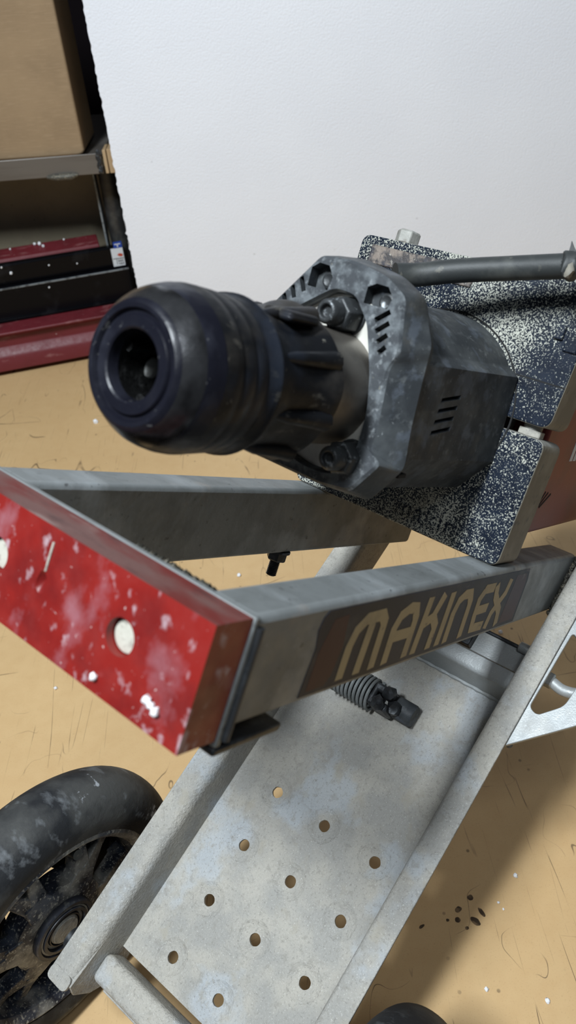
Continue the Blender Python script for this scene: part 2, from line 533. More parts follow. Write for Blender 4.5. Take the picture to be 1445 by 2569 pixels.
def stroke(bm, pts, wd, axis_k, thick):
    """flat band with mitred joints; pts=(x,z) on the plane y=axis_k, raised by thick in +y"""
    n = len(pts)
    P = [Vector(p) for p in pts]
    L, Rr = [], []
    for i in range(n):
        d0 = (P[i] - P[i - 1]).normalized() if i else (P[1] - P[0]).normalized()
        d1 = (P[i + 1] - P[i]).normalized() if i < n - 1 else d0
        tn = (d0 + d1).normalized()
        nn = Vector((-tn.y, tn.x))
        k = wd / 2 / max(.55, nn.dot(Vector((-d0.y, d0.x))))
        L.append(P[i] + nn * k)
        Rr.append(P[i] - nn * k)
    def v(p, y):
        return bm.verts.new((p.x, y, p.y))
    for y in (axis_k + thick,):
        l = [v(p, y) for p in L]
        q = [v(p, y) for p in Rr]
        l0 = [v(p, axis_k) for p in L]
        q0 = [v(p, axis_k) for p in Rr]
        for i in range(n - 1):
            bm.faces.new((l[i], l[i + 1], q[i + 1], q[i]))
            bm.faces.new((l0[i], q0[i], q0[i + 1], l0[i + 1]))
            bm.faces.new((l[i], l0[i], l0[i + 1], l[i + 1]))
            bm.faces.new((q[i], q[i + 1], q0[i + 1], q0[i]))
        bm.faces.new((l[0], q[0], q0[0], l0[0]))
        bm.faces.new((l[-1], l0[-1], q0[-1], q[-1]))

def boolean(bm_a, cutters, op='DIFFERENCE'):
    """bm_a minus each bmesh of cutters; returns a bmesh"""
    def mk(bm, nm):
        bmesh.ops.recalc_face_normals(bm, faces=bm.faces[:])
        me = bpy.data.meshes.new(nm)
        bm.to_mesh(me)
        bm.free()
        o = bpy.data.objects.new(nm, me)
        COL.objects.link(o)
        return o
    a = mk(bm_a, 'tmp_a')
    cs = []
    for i, c in enumerate(cutters):
        o = mk(c, 'tmp_c')
        md = a.modifiers.new('b', 'BOOLEAN')
        md.operation = op
        md.solver = 'EXACT'
        md.object = o
        cs.append(o)
    dg = bpy.context.evaluated_depsgraph_get()
    me = bpy.data.meshes.new_from_object(a.evaluated_get(dg))
    out = bmesh.new()
    out.from_mesh(me)
    bpy.data.meshes.remove(me)
    for o in cs + [a]:
        d = o.data
        bpy.data.objects.remove(o, do_unlink=True)
        bpy.data.meshes.remove(d)
    return out

# ================================================================ SETTING
fl = put('floor', boxb(-2600, 2600, -1800, 2300, -960, -900), 'floor', FW)
tag(fl, 'grey concrete workshop floor', None, kind='structure')
wl = put('wall_back', boxb(-2600, 2600, 2300, 2380, -900, 2400), 'wall', FW)
tag(wl, 'dark wall at the back of the workshop', None, kind='structure')

# workbench
bench = root_empty('workbench', Vector((0, .6, -.9)))
tag(bench, 'wide workbench with a scratched tan hardboard top', 'workbench')
put('bench_top', boxb(-1300, 1200, -250, 2050, -38, 0), 'hardboard', FW, bench, bev=2)
for x in (-1200, 1100):
    for y in (-150, 1900):
        put('leg', boxb(x - 45, x + 45, y - 45, y + 45, -900, -38), 'post', FW, bench, bev=3)
def blot(cx, cy, rx, ry, rot, seed):
    bm = bmesh.new()
    n = 18
    o, i_ = [], []
    for k in range(n):
        a = 2 * PI * k / n
        q = 1 + .22 * noise.noise(Vector((math.cos(a), math.sin(a), seed)) * 1.3)
        x, y = rx * q * math.cos(a), ry * q * math.sin(a)
        o.append((cx + x * math.cos(rot) - y * math.sin(rot), cy + x * math.sin(rot) + y * math.cos(rot)))
    prism(bm, o, 2, .02, .18)
    return bm
for k, (x, y, rx, ry, rot) in enumerate(((147.5, 357.3, 3, 2.6, 0), (155, 343, 5, 2, -1.1), (147.5, 335, 5.2, 3, -.8), (133.5, 347, 3.4, 2.6, .4), (131, 337.5, 2.8, 2.4, 0), (138, 329.5, 2, 1.5, 0), (121.5, 338, 1.6, 1.4, 0), (96, 334, 3, 1.4, .5))):
    put('stain', blot(x, y, rx, ry, rot, k), 'stain', FW, bench)

# foam board
def foam_board():
    x0, x1, y0, y1, z1 = -262, 1150, 1514, 1566, 1300
    bm = bmesh.new()
    nz, ny = 260, 9
    zs = [z1 * i / nz for i in range(nz + 1)]
    # ragged cut edge on the left side
    grid = []
    for j, z in enumerate(zs):
        row = []
        for k in range(ny + 1):
            y = y0 + (y1 - y0) * k / ny
            d = 2.6 * noise.noise(Vector((z * .16, y * .16, 0))) + 1.6 * noise.noise(Vector((z * .5, y * .5, 4)))
            row.append(bm.verts.new((x0 + d - .004 * z, y, z)))
        grid.append(row)
    for j in range(nz):
        for k in range(ny):
            bm.faces.new((grid[j][k], grid[j][k + 1], grid[j + 1][k + 1], grid[j + 1][k]))
    rf = [bm.verts.new((x1, y0, z)) for z in zs]
    rb = [bm.verts.new((x1, y1, z)) for z in zs]
    for j in range(nz):
        bm.faces.new((grid[j][0], grid[j + 1][0], rf[j + 1], rf[j]))
        bm.faces.new((grid[j][ny], rb[j], rb[j + 1], grid[j + 1][ny]))
        bm.faces.new((rf[j], rf[j + 1], rb[j + 1], rb[j]))
    bm.faces.new([grid[0][k] for k in range(ny + 1)] + [rb[0], rf[0]])
    bm.faces.new([grid[nz][k] for k in range(ny, -1, -1)] + [rf[nz], rb[nz]])
    o = put('foam_board', bm, 'eps', FW, ang=50)
    tag(o, 'large white polystyrene foam board standing upright behind the trolley', 'foam board')
foam_board()

# background rack, all turned a little about the vertical
YAW = math.radians(14)
FB = Matrix.Translation((-.571, 1.481, 0)) @ Matrix.Rotation(YAW, 4, 'Z')   # x along the front, y back
def putb(name, bm, mat, parent=None, **k):
    for v in bm.verts:
        v.co.y = -v.co.y          # put() mirrors beta frames
    return put(name, bm, mat, FB, parent, **k)

bm = bmesh.new()
prism(bm, [(0, 12), (0, 40), (3, 46), (16, 58), (16, 80), (2, 88), (0, 91), (2, 94), (70, 94), (70, 12)], 0, -520, 300)
beam = putb('steel_beam', bm, 'beam_red', bev=1.5)
tag(beam, 'dark red painted steel channel beam lying across the back of the bench', 'beam')
bm = boxb(-500, -470, 8, 62, 0, 12); box(bm, 240, 270, 8, 62, 0, 12)
putb('foot', bm, 'steel_dark', beam)

low = root_empty('black_channel', FB @ Vector((0, .06, .094)))
tag(low, 'gloss black folded steel channel resting on the red beam', 'steel channel')
bm = bmesh.new()
prism(bm, [(50, 94), (46, 97), (46, 101), (51, 103), (51, 163), (68, 165), (68, 161), (56, 159), (56, 94)], 0, -520, 305)
putb('channel_body', bm, 'gloss_black', low, bev=.6)
bm = bmesh.new()
prism(bm, [(49, 161.6), (49, 163.6), (52, 164.2), (52, 162)], 0, -520, 304)
putb('top_edge', bm, 'edge_grey', low)
up_ = root_empty('black_steel_sheet', FB @ Vector((0, .08, .17)))
tag(up_, 'gloss black steel sheet with a white and blue label, above the black channel', 'steel sheet')
bm = bmesh.new()
prism(bm, [(64, 166), (61, 204), (64, 207), (76, 207), (76, 166)], 0, -520, 300)
putb('panel_body', bm, 'gloss_black', up_, bev=.8)
lab = putb('label', boxb(276, 300, 60.2, 62.9, 167, 204), 'lab_white', up_)
bm = boxb(283, 300, 60.0, 62.9, 204, 216)
putb('label_top', bm, 'lab_blue', up_)
bm = bmesh.new()
prism(bm, [(287, 190), (291, 193), (296, 192), (299, 189), (296, 186), (291, 187)], 1, 59.8, 60.3)
putb('red_mark', bm, 'lab_red', lab)
bm = bmesh.new()
for (a, b_, c, d) in ((284, 285, 171, 184), (288, 289, 171, 182), (292, 293, 169, 183), (296, 297, 170, 182), (277, 299, 182.5, 183.5), (287, 297, 177, 178), (288, 298, 171, 172)):
    box(bm, a, b_, 59.8, 60.3, c, d)
putb('black_marks', bm, 'lab_blk', lab)
bm = boxb(285, 297, 59.7, 60.1, 211, 213); box(bm, 290, 292, 59.7, 60.1, 206, 213)
putb('white_lettering', bm, 'lab_white', up_)

tray = root_empty('red_tray', FB @ Vector((0, .15, 0)))
tag(tray, 'dark red steel tray behind the black panel, its rim dusted with foam crumbs', 'tray')
bm = bmesh.new()
prism(bm, [(110, 0), (110, 196), (114, 200), (158, 206), (162, 202), (162, 0)], 0, -520, 258)
putb('tray_body', bm, 'beam_red', tray, bev=2)
bm = boxb(-540, -500 + 30, 104, 112, 60, 190)
putb('end_plate', bm, 'gloss_black', tray, bev=2)

bm = boxb(-900, -330, 1740, 1752, 0, 371)
pn = put('back_panel', bm, 'panel', FW)
tag(pn, 'olive grey hardboard panel in the shade under the shelf', 'panel')
post = root_empty('steel_post', Vector((-.305, 1.66, 0)))
tag(post, 'black steel post holding up the shelf beside the foam board', 'post')
bm = bmesh.new(); lathe_solid(bm, [(0, 19), (362, 19)], axis=2, seg=32, c=(-303, 1655, 0)); put('tube', bm, 'post', FW, post)
bm = boxb(-331, -327, 1640, 1664, 0, 362); put('grey_strip', bm, 'edge_grey', FW, post, bev=1)
bm = boxb(-281, -272, 1640, 1652, 0, 362); box(bm, -268, -262, 1645, 1660, 0, 362); put('brown_strip', bm, 'shelf_steel', FW, post, bev=1)

shelf = root_empty('steel_shelf', Vector((-.6, 1.7, .36)))
tag(shelf, 'grey steel shelf with a welded angle front under the cardboard box', 'shelf')
bm = bmesh.new()
prism(bm, [(1560, 362), (1560, 398), (1563, 398), (1563, 392), (1900, 392), (1900, 386), (1566, 386), (1566, 368), (1575, 362)], 0, -1200, -292)
put('angle', bm, 'shelf_steel', FW, shelf, bev=1.2)
bm = bmesh.new()
tube(bm, [(-398, 1560, 363), (-380, 1558, 362), (-352, 1558, 362), (-340, 1560, 364)], lambda t: 3 + 4 * math.sin(PI * t) ** .4, 12)
put('weld_bead', bm, 'weld', FW, shelf)
bm = bmesh.new()
for i in range(16):
    lump(bm, (-297 + 1.3 * math.sin(i), 1559, 366 + i * 2.3), 4.2, 1, .3, i, (1, .7, 1))
put('weld_seam', bm, 'steel_dark', FW, shelf)
bm = boxb(-288, -282, 1559, 1600, 362, 403); box(bm, -280, -266, 1559, 1600, 362, 404)
put('wood_block', bm, 'ply', FW, shelf, bev=1)
bm = boxb(-1200, -270, 1570, 1900, 372, 386); put('shelf_board', bm, 'panel', FW, shelf)
for x in (-1190, -420):
    put('leg', boxb(x - 15, x + 15, 1850, 1880, 0, 372), 'post', FW, shelf)

# cardboard box on the shelf
def card_box():
    F = Matrix.Translation((-.3215, 1.571, .3945)) @ Matrix.Rotation(math.radians(0), 4, 'Z')
    root = root_empty('cardboard_box', F @ Vector((-.2, .15, 0)))
    tag(root, 'plain brown cardboard box standing on the grey steel shelf', 'box')
    bm = bmesh.new()
    nx, nz = 30, 30
    prism(bm, [(-420, 3), (-60, 0), (-12, 0), (-4, 2), (0, 8), (0, 430), (-420, 430)], 1, 0, -130)
    put('carton', bm, 'card', F, root, bev=4, seg=3)
    bm = boxb(-420, -14, 2, -6, -1.4, .4)
    put('bottom_flap', bm, 'card', F, root, bev=.6)
    bm = boxb(-224, -196, .4, -.2, 380, 430)
    return root
card_box()

# ================================================================ TROLLEY
tro = root_empty('hand_trolley', wpt(FC, (-183, 44.5, 27.3)) - Vector((0, 0, .127)))
tag(tro, 'galvanised two-wheeled jackhammer trolley standing on the tan bench', 'hand trolley')

# ---- floor plate with dished, drilled holes
HOLES = [(-50 * i, 50 * j) for i in range(4) for j in range(3)]
def chassis_plate():
    bm = bmesh.new()
    # plate as fine grid so that the dishes are real
    cut = []
    base = bmesh.new()
    box(base, -169, 170, -41.5, 130.5, -5, 0)
    for (hu, hb) in HOLES:
        c = bmesh.new()
        n = 28
        prof = [(1.5, 15.2), (.02, 14.2), (-1.3, 11.8), (-2.1, 7.0), (-2.4, 4.7), (-9, 4.7)]
        # one revolved cutter : shallow dish and through hole, slightly ragged
        rings = []
        for (z, rad) in prof:
            ring = []
            for k in range(n):
                a = 2 * PI * k / n
                q = rad * (1 + .07 * noise.noise(Vector((math.cos(a) * 1.7, math.sin(a) * 1.7, hu * .31 + hb))))
                ring.append(c.verts.new((hu + q * math.cos(a), hb + q * math.sin(a), z)))
            rings.append(ring)
        for a, b in zip(rings[:-1], rings[1:]):
            for k in range(n):
                c.faces.new((a[k], a[(k + 1) % n], b[(k + 1) % n], b[k]))
        c.faces.new(rings[0])
        c.faces.new(rings[-1][::-1])
        cut.append(c)
    return boolean(base, cut)
put('floor_plate', chassis_plate(), 'galv', FC, tro, ang=25)

# ---- side members : wall, rolled bend and top flange in one bent section, drawn along u
def side_member(sgn, wall, outer, u1):
    # section in (beta, n) : foot at plate, up the wall, round the bend, out along the flange
    bm = bmesh.new()
    th = 3.2
    hb = 40
    pts = [(wall, -5)]
    rb = 9 if sgn < 0 else 4
    pts.append((wall, hb - rb))
    for k in range(1, 6):
        a = PI / 2 * k / 6
        pts.append((wall + sgn * rb * (1 - math.cos(a)), hb - rb + rb * math.sin(a)))
    pts.append((wall + sgn * rb, hb))
    pts.append((outer, hb - .8))
    pts.append((outer, hb - .8 - th))
    pts.append((wall + sgn * (rb + .5), hb - th))
    for k in range(5, 0, -1):
        a = PI / 2 * k / 6
        pts.append((wall + sgn * (th + (rb - th) * (1 - math.cos(a))), hb - rb + (rb - th) * math.sin(a)))
    pts.append((wall + sgn * th, hb - rb))
    pts.append((wall + sgn * th, -5))
    prism(bm, pts, 0, -204, u1)
    # axle cheek : the wall runs deeper at the wheel end
    prism(bm, [(-206, 38), (-212, 26), (-210, 4), (-200, -14), (-180, -20), (-160, -16), (-148, -5), (-148, 30)], 1, wall + sgn * .05, wall + sgn * (th - .05))
    return bm
put('side_member', side_member(-1, -41, -64.5, 330), 'galv', FC, tro, bev=.6)
o_r = put('side_member', side_member(1, 130, 150, 345), 'galv', FC, tro, bev=.6)

# rounded noses on the flanges
bm = bmesh.new()
prism(bm, arc_poly([(-200, -42), (-200, -64.4), (-211.5, -64.4), (-211.5, -42)], 8, 6), 2, 36.4, 40.1)
put('flange_nose', bm, 'galv', FC, tro, bev=.5)
bm = bmesh.new()
prism(bm, arc_poly([(-200, 131), (-200, 149.9), (-211.5, 149.9), (-211.5, 131)], 8, 6), 2, 36.4, 40.1)
put('flange_nose', bm, 'galv', FC, tro, bev=.5)

# cross tube, strip and axle at the wheel end
bm = boxb(-197, -174.5, -41, 130, -6, 19.5)
put('cross_tube', bm, 'galv', FC, tro, bev=5, seg=4)
bm = boxb(-208, -204.5, -41, 130, -34, -14)
put('cross_strip', bm, 'galv', FC, tro, bev=.5)
bm = bmesh.new()
lathe_solid(bm, [(-70, 9), (-44, 9)], axis=1, seg=24, c=(-183, 0, 27.3)); put('axle_stub', bm, 'steel_dark', FC, tro)
bm = bmesh.new()
lathe_solid(bm, [(133, 9), (160, 9)], axis=1, seg=24, c=(-183, 0, 27.3)); put('axle_stub', bm, 'steel_dark', FC, tro)

# cross angle closing the upper end of the plate
bm = bmesh.new()
prism(bm, [(160, 0), (166.5, 24), (170, 26), (181, 26), (181, 22.5), (172, 22.5), (168, 18), (164, -3), (160, -3)], 1, -41, 130)
put('cross_angle', bm, 'galv_clean', FC, tro, bev=.8)
bm = bmesh.new()
tube(bm, [(160.5, -38 + i * 4, .8 + .5 * math.sin(i * 1.7)) for i in range(42)], lambda t: 2.2 + .4 * math.sin(t * 90), 8)
put('weld_bead', bm, 'galv_clean', FC, tro)
bm = boxb(184, 204, 60, 130, 12, 15.5)
put('latch_plate', bm, 'galv_clean', FC, tro, bev=.8)
bm = boxb(184, 204, 40, 84, 16, 26); box(bm, 203, 206, 60, 122, 15, 18)
put('latch_slide', bm, 'steel_dark', FC, tro, bev=1)
bm = bmesh.new(); lathe_solid(bm, [(118, 3), (119, 4.4), (127, 4.4), (128, 3)], axis=1, seg=20, c=(205, 0, 18))
put('latch_knob', bm, 'galv_clean', FC, tro)

# gusset plate with a rounded three-cornered cut-out
bm = bmesh.new()
prism(bm, arc_poly([(123, 148), (164, 187), (214, 226), (262, 232), (304, 150), (296, 142), (128, 142)], 3), 2, 31.5, 35.5)
c = bmesh.new()
prism(c, arc_poly([(160, 151.6), (230, 153), (214, 172), (192, 174.5), (173, 173), (157, 159)], 5), 2, 20, 44)
put('gusset_plate', boolean(bm, [c]), 'galv_clean', FC, tro, bev=.5)
bm = bmesh.new()
tube(bm, smooth_path([(193, 140, 12), (192, 152, 12), (190, 164, 12), (195, 178, 13), (212, 196, 14), (235, 204, 14)], 8), 4.6, 16)
put('bent_rod', bm, 'galv_clean', FC, tro)
bm = boxb(187, 198, 138, 154, 6, 17)
put('rod_lug', bm, 'galv_clean', FC, tro, bev=1.5)
bm = bmesh.new(); hexbolt(bm, (131, 147.5, 31.5), 2, -1, 7, 5, 2.8, 12, 4.5)
put('hex_bolt', bm, 'galv_clean', FC, tro)

# spring latch lying on the plate
bm = bmesh.new()
turns, nseg = 10, 24
tube(bm, [(110 + 13 * math.cos(2 * PI * k / nseg), -4 + 40 * k / (turns * nseg), 16 + 13 * math.sin(2 * PI * k / nseg)) for k in range(turns * nseg + 1)], 1.55, 8)
put('coil_spring', bm, 'rail', FC, tro)
bm = bmesh.new()
lathe_solid(bm, [(-8, 8.5), (40, 8.5)], axis=1, seg=24, c=(110, 0, 16))
put('spring_rod', bm, 'steel_dark', FC, tro)
bm = bmesh.new()
box(bm, 100, 107, 36, 54, 6, 30); box(bm, 113, 120, 36, 54, 6, 30); box(bm, 100, 120, 35, 40, 6, 30)
put('clevis', bm, 'steel_dark', FC, tro, bev=2)
bm = bmesh.new()
lump(bm, (104, 46, 32), 6, 2, .5, 3); lump(bm, (116, 50, 28), 6, 2, .5, 5); lump(bm, (109, 56, 20), 6.5, 2, .5, 8)
put('grease_lumps', bm, 'steel_dark', FC, tro)
bm = bmesh.new()
lathe_solid(bm, [(50, 9.5), (70, 9.5), (72, 8.5)], axis=1, seg=28, c=(112, 0, 11))
put('latch_pin', bm, 'shell', FC, tro)

# ---- wheels
def wheel(name, beta_c, inward):
    """inward = +1 when the visible hub faces +beta"""
    F = FC @ Matrix.Translation(Vector((-183, -beta_c, 27.3)) * .001)
    if inward < 0:
        F = F @ Matrix.Rotation(PI, 4, 'X')
    # rim : outer channel as the wheel's own mesh
    bm = bmesh.new()
    lathe(bm, [(24, 84), (25.5, 87), (24, 90.5), (18, 89), (-18, 89), (-24, 90.5), (-25.5, 87), (-24, 83), (-8, 79), (6, 78), (20, 80)], axis=1, seg=64, closed=True)
    rim = put(name, bm, 'rim', F, tro)
    bm = bmesh.new()
    prof = []
    for k in range(25):
        a = PI * k / 24
        # carcass : rounded tyre section from bead to bead
        y = 29 * math.cos(a)
        rr = 92 + 35 * math.sin(a) ** .62
        prof.append((y if 0 < k < 24 else math.copysign(25, y), rr if 0 < k < 24 else 90))
    lathe(bm, prof + [(-14, 89), (14, 89)], axis=1, seg=96, closed=True)
    put('tyre', bm, 'tyre', F, rim, ang=60)
    bm = bmesh.new()
    lathe(bm, [(20, 36), (17, 41), (-2, 42), (-2, 24), (12, 24), (20, 27)], axis=1, seg=64, closed=True)
    put('hub_disc', bm, 'rim', F, rim)
    bm = bmesh.new()
    lathe(bm, [(14, 27.5), (25, 27.5), (26, 26.5), (26, 24), (24, 23), (24, 21.5), (26.5, 21), (26.5, 18.5), (22, 18), (22, 15.5), (25, 15), (25, 14), (14, 14)], axis=1, seg=56, closed=True)
    put('hub_ring', bm, 'hubring', F, rim)
    bm = bmesh.new()
    lathe(bm, [(20, 15.2), (23.2, 15.6), (23.2, 17.8), (20, 17.8)], axis=1, seg=56, closed=True)
    lathe(bm, [(20, 21.2), (24.8, 21.4), (24.8, 22.8), (20, 22.8)], axis=1, seg=56, closed=True)
    lathe_solid(bm, [(14, 13), (24, 13), (26, 11.5)], axis=1, seg=32)
    put('dust_ring', bm, 'dust_metal', F, rim)
    # Y spokes
    for k in range(6):
        bm = bmesh.new()
        def slab(p0, p1, w0, w1, y0a, y1a, dep):
            d = (Vector(p1) - Vector(p0)).normalized()
            nrm = Vector((-d.y, d.x))
            q = [Vector(p0) + nrm * w0, Vector(p0) - nrm * w0, Vector(p1) - nrm * w1, Vector(p1) + nrm * w1]
            ys = [y0a, y0a, y1a, y1a]
            top = [bm.verts.new((v.x, y, v.y)) for v, y in zip(q, ys)]
            bot = [bm.verts.new((v.x, y - dep, v.y)) for v, y in zip(q, ys)]
            bm.faces.new(top); bm.faces.new(bot[::-1])
            for i in range(4):
                bm.faces.new((top[i], top[(i + 1) % 4], bot[(i + 1) % 4], bot[i]))
        slab((30, 0), (50, 0), 15, 9.5, 20, 17, 14)
        slab((47, 3), (68, 12), 8.5, 4.2, 17.4, 10, 14)
        slab((47, -3), (68, -12), 8.5, 4.2, 17.4, 10, 14)
        slab((66, 11.5), (86, 15), 4.6, 4.0, 10.4, 7, 16)
        slab((66, -11.5), (86, -15), 4.6, 4.0, 10.4, 7, 16)
        for v in bm.verts:
            a = 2 * PI * k / 6 + .28
            x, z = v.co.x, v.co.z
            v.co.x, v.co.z = x * math.cos(a) - z * math.sin(a), x * math.sin(a) + z * math.cos(a)
        put('spoke', bm, 'rim', F, rim, bev=1.2)
    bm = bmesh.new()
    lathe(bm, [(-20, 26), (-20, 88), (-23, 88), (-23, 26)], axis=1, seg=48, closed=True)
    put('pocket_shade_disc', bm, 'black', F, rim)  # black disc added to make the pockets between the spokes dark
    bm = bmesh.new()
    tube(bm, [(55, 6, 42), (58, 22, 46)], 4.2, 14)
    put('valve_stem', bm, 'rubber', F, rim)
    return rim
wheel('wheel', -104, 1)
wheel('wheel', 193, -1)

# ---- the two box rails of the raised frame
RT, RBm = 264.5, 215.5
def rail(b0, b1, r0, r1):
    return boxb(r0, r1, b0, b1, RBm, RT)
rn = put('frame_rail', rail(99.5, 125.2, -313, 132), 'rail', FR, tro, bev=3.2, seg=3)
rf = put('frame_rail', rail(-44, -19.3, -313, 128), 'rail', FR, tro, bev=3.2, seg=3)

# sticker with lettering on the near rail
bm = bmesh.new()
prism(bm, [(-262, 219), (-260.5, 243), (-263.5, 252), (-262, 258), (-259, 260.8), (12, 261), (16, 252), (19, 219)], 1, 124.8, 125.45)
put('sticker', bm, 'sticker', FR, rn)
bm = bmesh.new()
prism(bm, [(-257, 221), (-257, 240), (-252, 256), (-240, 257), (-236, 240), (-238, 226), (-242, 221)], 1, 125.1, 125.5)
put('maroon_band', bm, 'sticker_red', FR, rn)
bm = bmesh.new()
prism(bm, [(-14, 221.5), (-12, 258), (8, 258), (13, 250), (15, 221.5)], 1, 125.1, 125.5)
put('maroon_band', bm, 'sticker_red', FR, rn)
WD = 6.6
LET = [
    [[(-229, 221.5), (-229.5, 239), (-227, 247), (-220, 252), (-205, 252.3), (-200.5, 248), (-198, 221.5)], [(-213.5, 250), (-213, 221.5)]],
    [[(-184, 221.5), (-186, 242), (-182.5, 249), (-174, 252.3), (-167, 251.5), (-163, 245), (-161, 221.5)], [(-184, 237), (-163, 237)]],
    [[(-150.5, 221.5), (-150.5, 256)], [(-148, 240), (-139.5, 242.5), (-132.5, 256)], [(-138.5, 242.5), (-131.5, 236), (-131, 221.5)]],
    [[(-118.5, 221.5), (-120.5, 256)]],
    [[(-107, 221.5), (-109.5, 241), (-107, 249), (-100.5, 252.3), (-92, 252.3), (-87.5, 246), (-84, 221.5)]],
    [[(-50.5, 252.5), (-66, 252.5), (-72, 246), (-70.5, 235), (-67.5, 225.5), (-48, 225)], [(-69, 238), (-51, 238.3)]],
    [[(-22, 256), (-24, 246), (-39, 232.5), (-41, 221.5)], [(-47, 254), (-42, 245), (-25, 233), (-20.5, 221.5)]],
]
for L in LET:
    bm = bmesh.new()
    for i, S in enumerate(L):
        stroke(bm, S, WD, 125.3, .32 + .02 * i)
    put('letter', bm, 'letter', FR, rn)
# hex nut and stud under the far rail
bm = bmesh.new(); hexbolt(bm, (-72, -27, RBm), 2, -1, 13, 7, 4, 11, 9)
put('hex_bolt', bm, 'steel_dark', FR, tro)
# weld where the near rail meets the side member
bm = bmesh.new()
for i in range(46):
    t = i / 45
    lump(bm, (110 + 20 * t + random.uniform(-1, 1), 127 + random.uniform(-1, 1), 215 + 50 * t), random.uniform(1.6, 3.0), 1, .4, i)
put('weld_bead', bm, 'weld', FR, tro)

# ---- bumper and its steel backing
bp = put('backing_angle', boxb(-316.2, -312.6, -46, 127, 210, 265.5), 'rail', FR, tro, bev=1)
bm = bmesh.new()
prism(bm, [(-316, 209.8), (-316, 206), (-272, 206), (-270, 209.8)], 1, -46, 127)
put('backing_flange', bm, 'steel_dark', FR, bp, bev=1.2)
bm = bmesh.new()
tube(bm, [(-311.5, 127, 213 + i * 2) for i in range(25)], 2.0, 10)
put('weld_bead', bm, 'steel_dark', FR, bp)
bm = bmesh.new()
for i in range(34):
    lump(bm, (-309.4 + .3 * math.sin(i * 2.1), 56 + i * 1.32, 261.6), 3.6, 1, .25, i, (1, .36, 1))
put('weld_bead', bm, 'weld', FR, bp)

bm = boxb(-337.5, -316.2, -46, 126, 213, 265)
cut = []
for be in (84.7, 4.0):
    c = bmesh.new(); lathe_solid(c, [(-345, 7.6), (-331.5, 7.6)], axis=0, seg=36, c=(0, be, 240)); cut.append(c)
# gouge in the front face
g = bmesh.new(); lump(g, (-338.5, 35.5, 240.5), 3.4, 2, .25, 2, (1, .9, 1.7)); cut.append(g)
bm = boolean(bm, cut)
bmesh.ops.recalc_face_normals(bm, faces=bm.faces[:])
for f in bm.faces:
    if f.normal.z > .8 and f.calc_center_median().z > 262:
        f.material_index = 1
bmp = put('bumper_block', bm, 'red', FR, tro, bev=3.6, seg=4, mats=['red', 'red_worn'])
for be in (84.7, 4.0):
    bm = bmesh.new(); lathe_solid(bm, [(-331.6, 7.3), (-333.4, 7.0), (-334.0, 5.5), (-333.6, 2.0)], axis=0, seg=32, c=(0, be, 240))
    put('bolt_head', bm, 'white_pad', FR, bmp)
bm = bmesh.new()
tube(bm, [(-337.7, 36.5, 246), (-337.9, 37.0, 253), (-337.7, 37.2, 259)], .5, 6)
put('scratch_burr', bm, 'white_pad', FR, bmp)

# ---- clamp blocks : navy front face, dusty flanks
def clamp(m0, m1, slab_pts):
    bm = bmesh.new()
    prism(bm, slab_pts, 0, -53, -15)
    c = bmesh.new()
    lathe_solid(c, [(-70, 50), (0, 50)], axis=0, seg=64, c=(0, 38.5, 353.5))
    bm = boolean(bm, [c])
    bmesh.ops.recalc_face_normals(bm, faces=bm.faces[:])
    for f in bm.faces:
        if f.normal.x < -.7: f.material_index = 0
        elif f.normal.z > .7: f.material_index = 2
        else: f.material_index = 1
    return bm
lo = clamp(264, 349, arc_poly([(-45, 265), (122, 264.8), (123, 350), (-46, 350)], 7, 5))
CL = put('clamp_block', lo, 'navy_hi', FR, tro, bev=1.2, mats=['navy_hi', 'clamp_side', 'clamp_top'])
hi = clamp(357, 447, arc_poly([(-50, 357.5), (121.5, 357.5), (124, 447), (-52, 447)], 7, 5))
CU = put('clamp_block', hi, 'navy', FR, tro, bev=1.2, mats=['navy', 'clamp_side', 'clamp_top'])
bm = bmesh.new(); hexbolt(bm, (-44, -22, 447), 2, 1, 15, 9)
put('hex_bolt', bm, 'clamp_top', FR, CU, bev=.6)
bm = bmesh.new(); lathe_solid(bm, [(346, 6), (358, 6)], axis=2, seg=20, c=(-40, 108, 0))
put('clamp_stud', bm, 'clamp_top', FR, CU)
bm = bmesh.new(); lathe_solid(bm, [(350, 8.5), (354.5, 8.5)], axis=2, seg=6, c=(-40, 108, 0))
put('stud_nut', bm, 'dust_metal', FR, CL, bev=.6)
# raised field and rib on the upper block, seam, ring groove
bm = boxb(-54.2, -52, -42, 40, 428, 441)
put('raised_field', bm, 'clamp_field', FR, CU, bev=.8)
bm = boxb(-54.6, -52, 112, 121, 405, 430); box(bm, -55.4, -52, 104, 110, 411, 420)
put('raised_lug', bm, 'navy', FR, CU, bev=.8)
bm = boxb(-53.15, -52, 88, 122, 383.6, 384.6)
put('seam', bm, 'black', FR, CU)
bm = bmesh.new()
lathe(bm, [(-53.5, 58.2), (-53.5, 59.2), (-52, 59.2), (-52, 58.2)], axis=0, seg=72, c=(0, 38.5, 353.5), closed=True)
put('dark_groove_ring', bm, 'black', FR, CU)  # thin black ring drawn as the dark line of a groove
# relief lettering on the lower block
cu = bpy.data.curves.new('txt', 'FONT')
cu.body = 'makinex'
cu.size = .0185
cu.extrude = .0005
cu.space_character = 1.1
to = bpy.data.objects.new('txt', cu)
COL.objects.link(to)
dg = bpy.context.evaluated_depsgraph_get()
tm = bpy.data.meshes.new_from_object(to.evaluated_get(dg))
bpy.data.objects.remove(to, do_unlink=True)
tm.materials.clear()
tm.materials.append(MAT['navy_hi'])
TF = FR @ Matrix(((0, 0, -1, -.0531), (-1, 0, 0, -.040), (0, 1, 0, .2715), (0, 0, 0, 1)))
link('relief_lettering', tm, TF, CL)

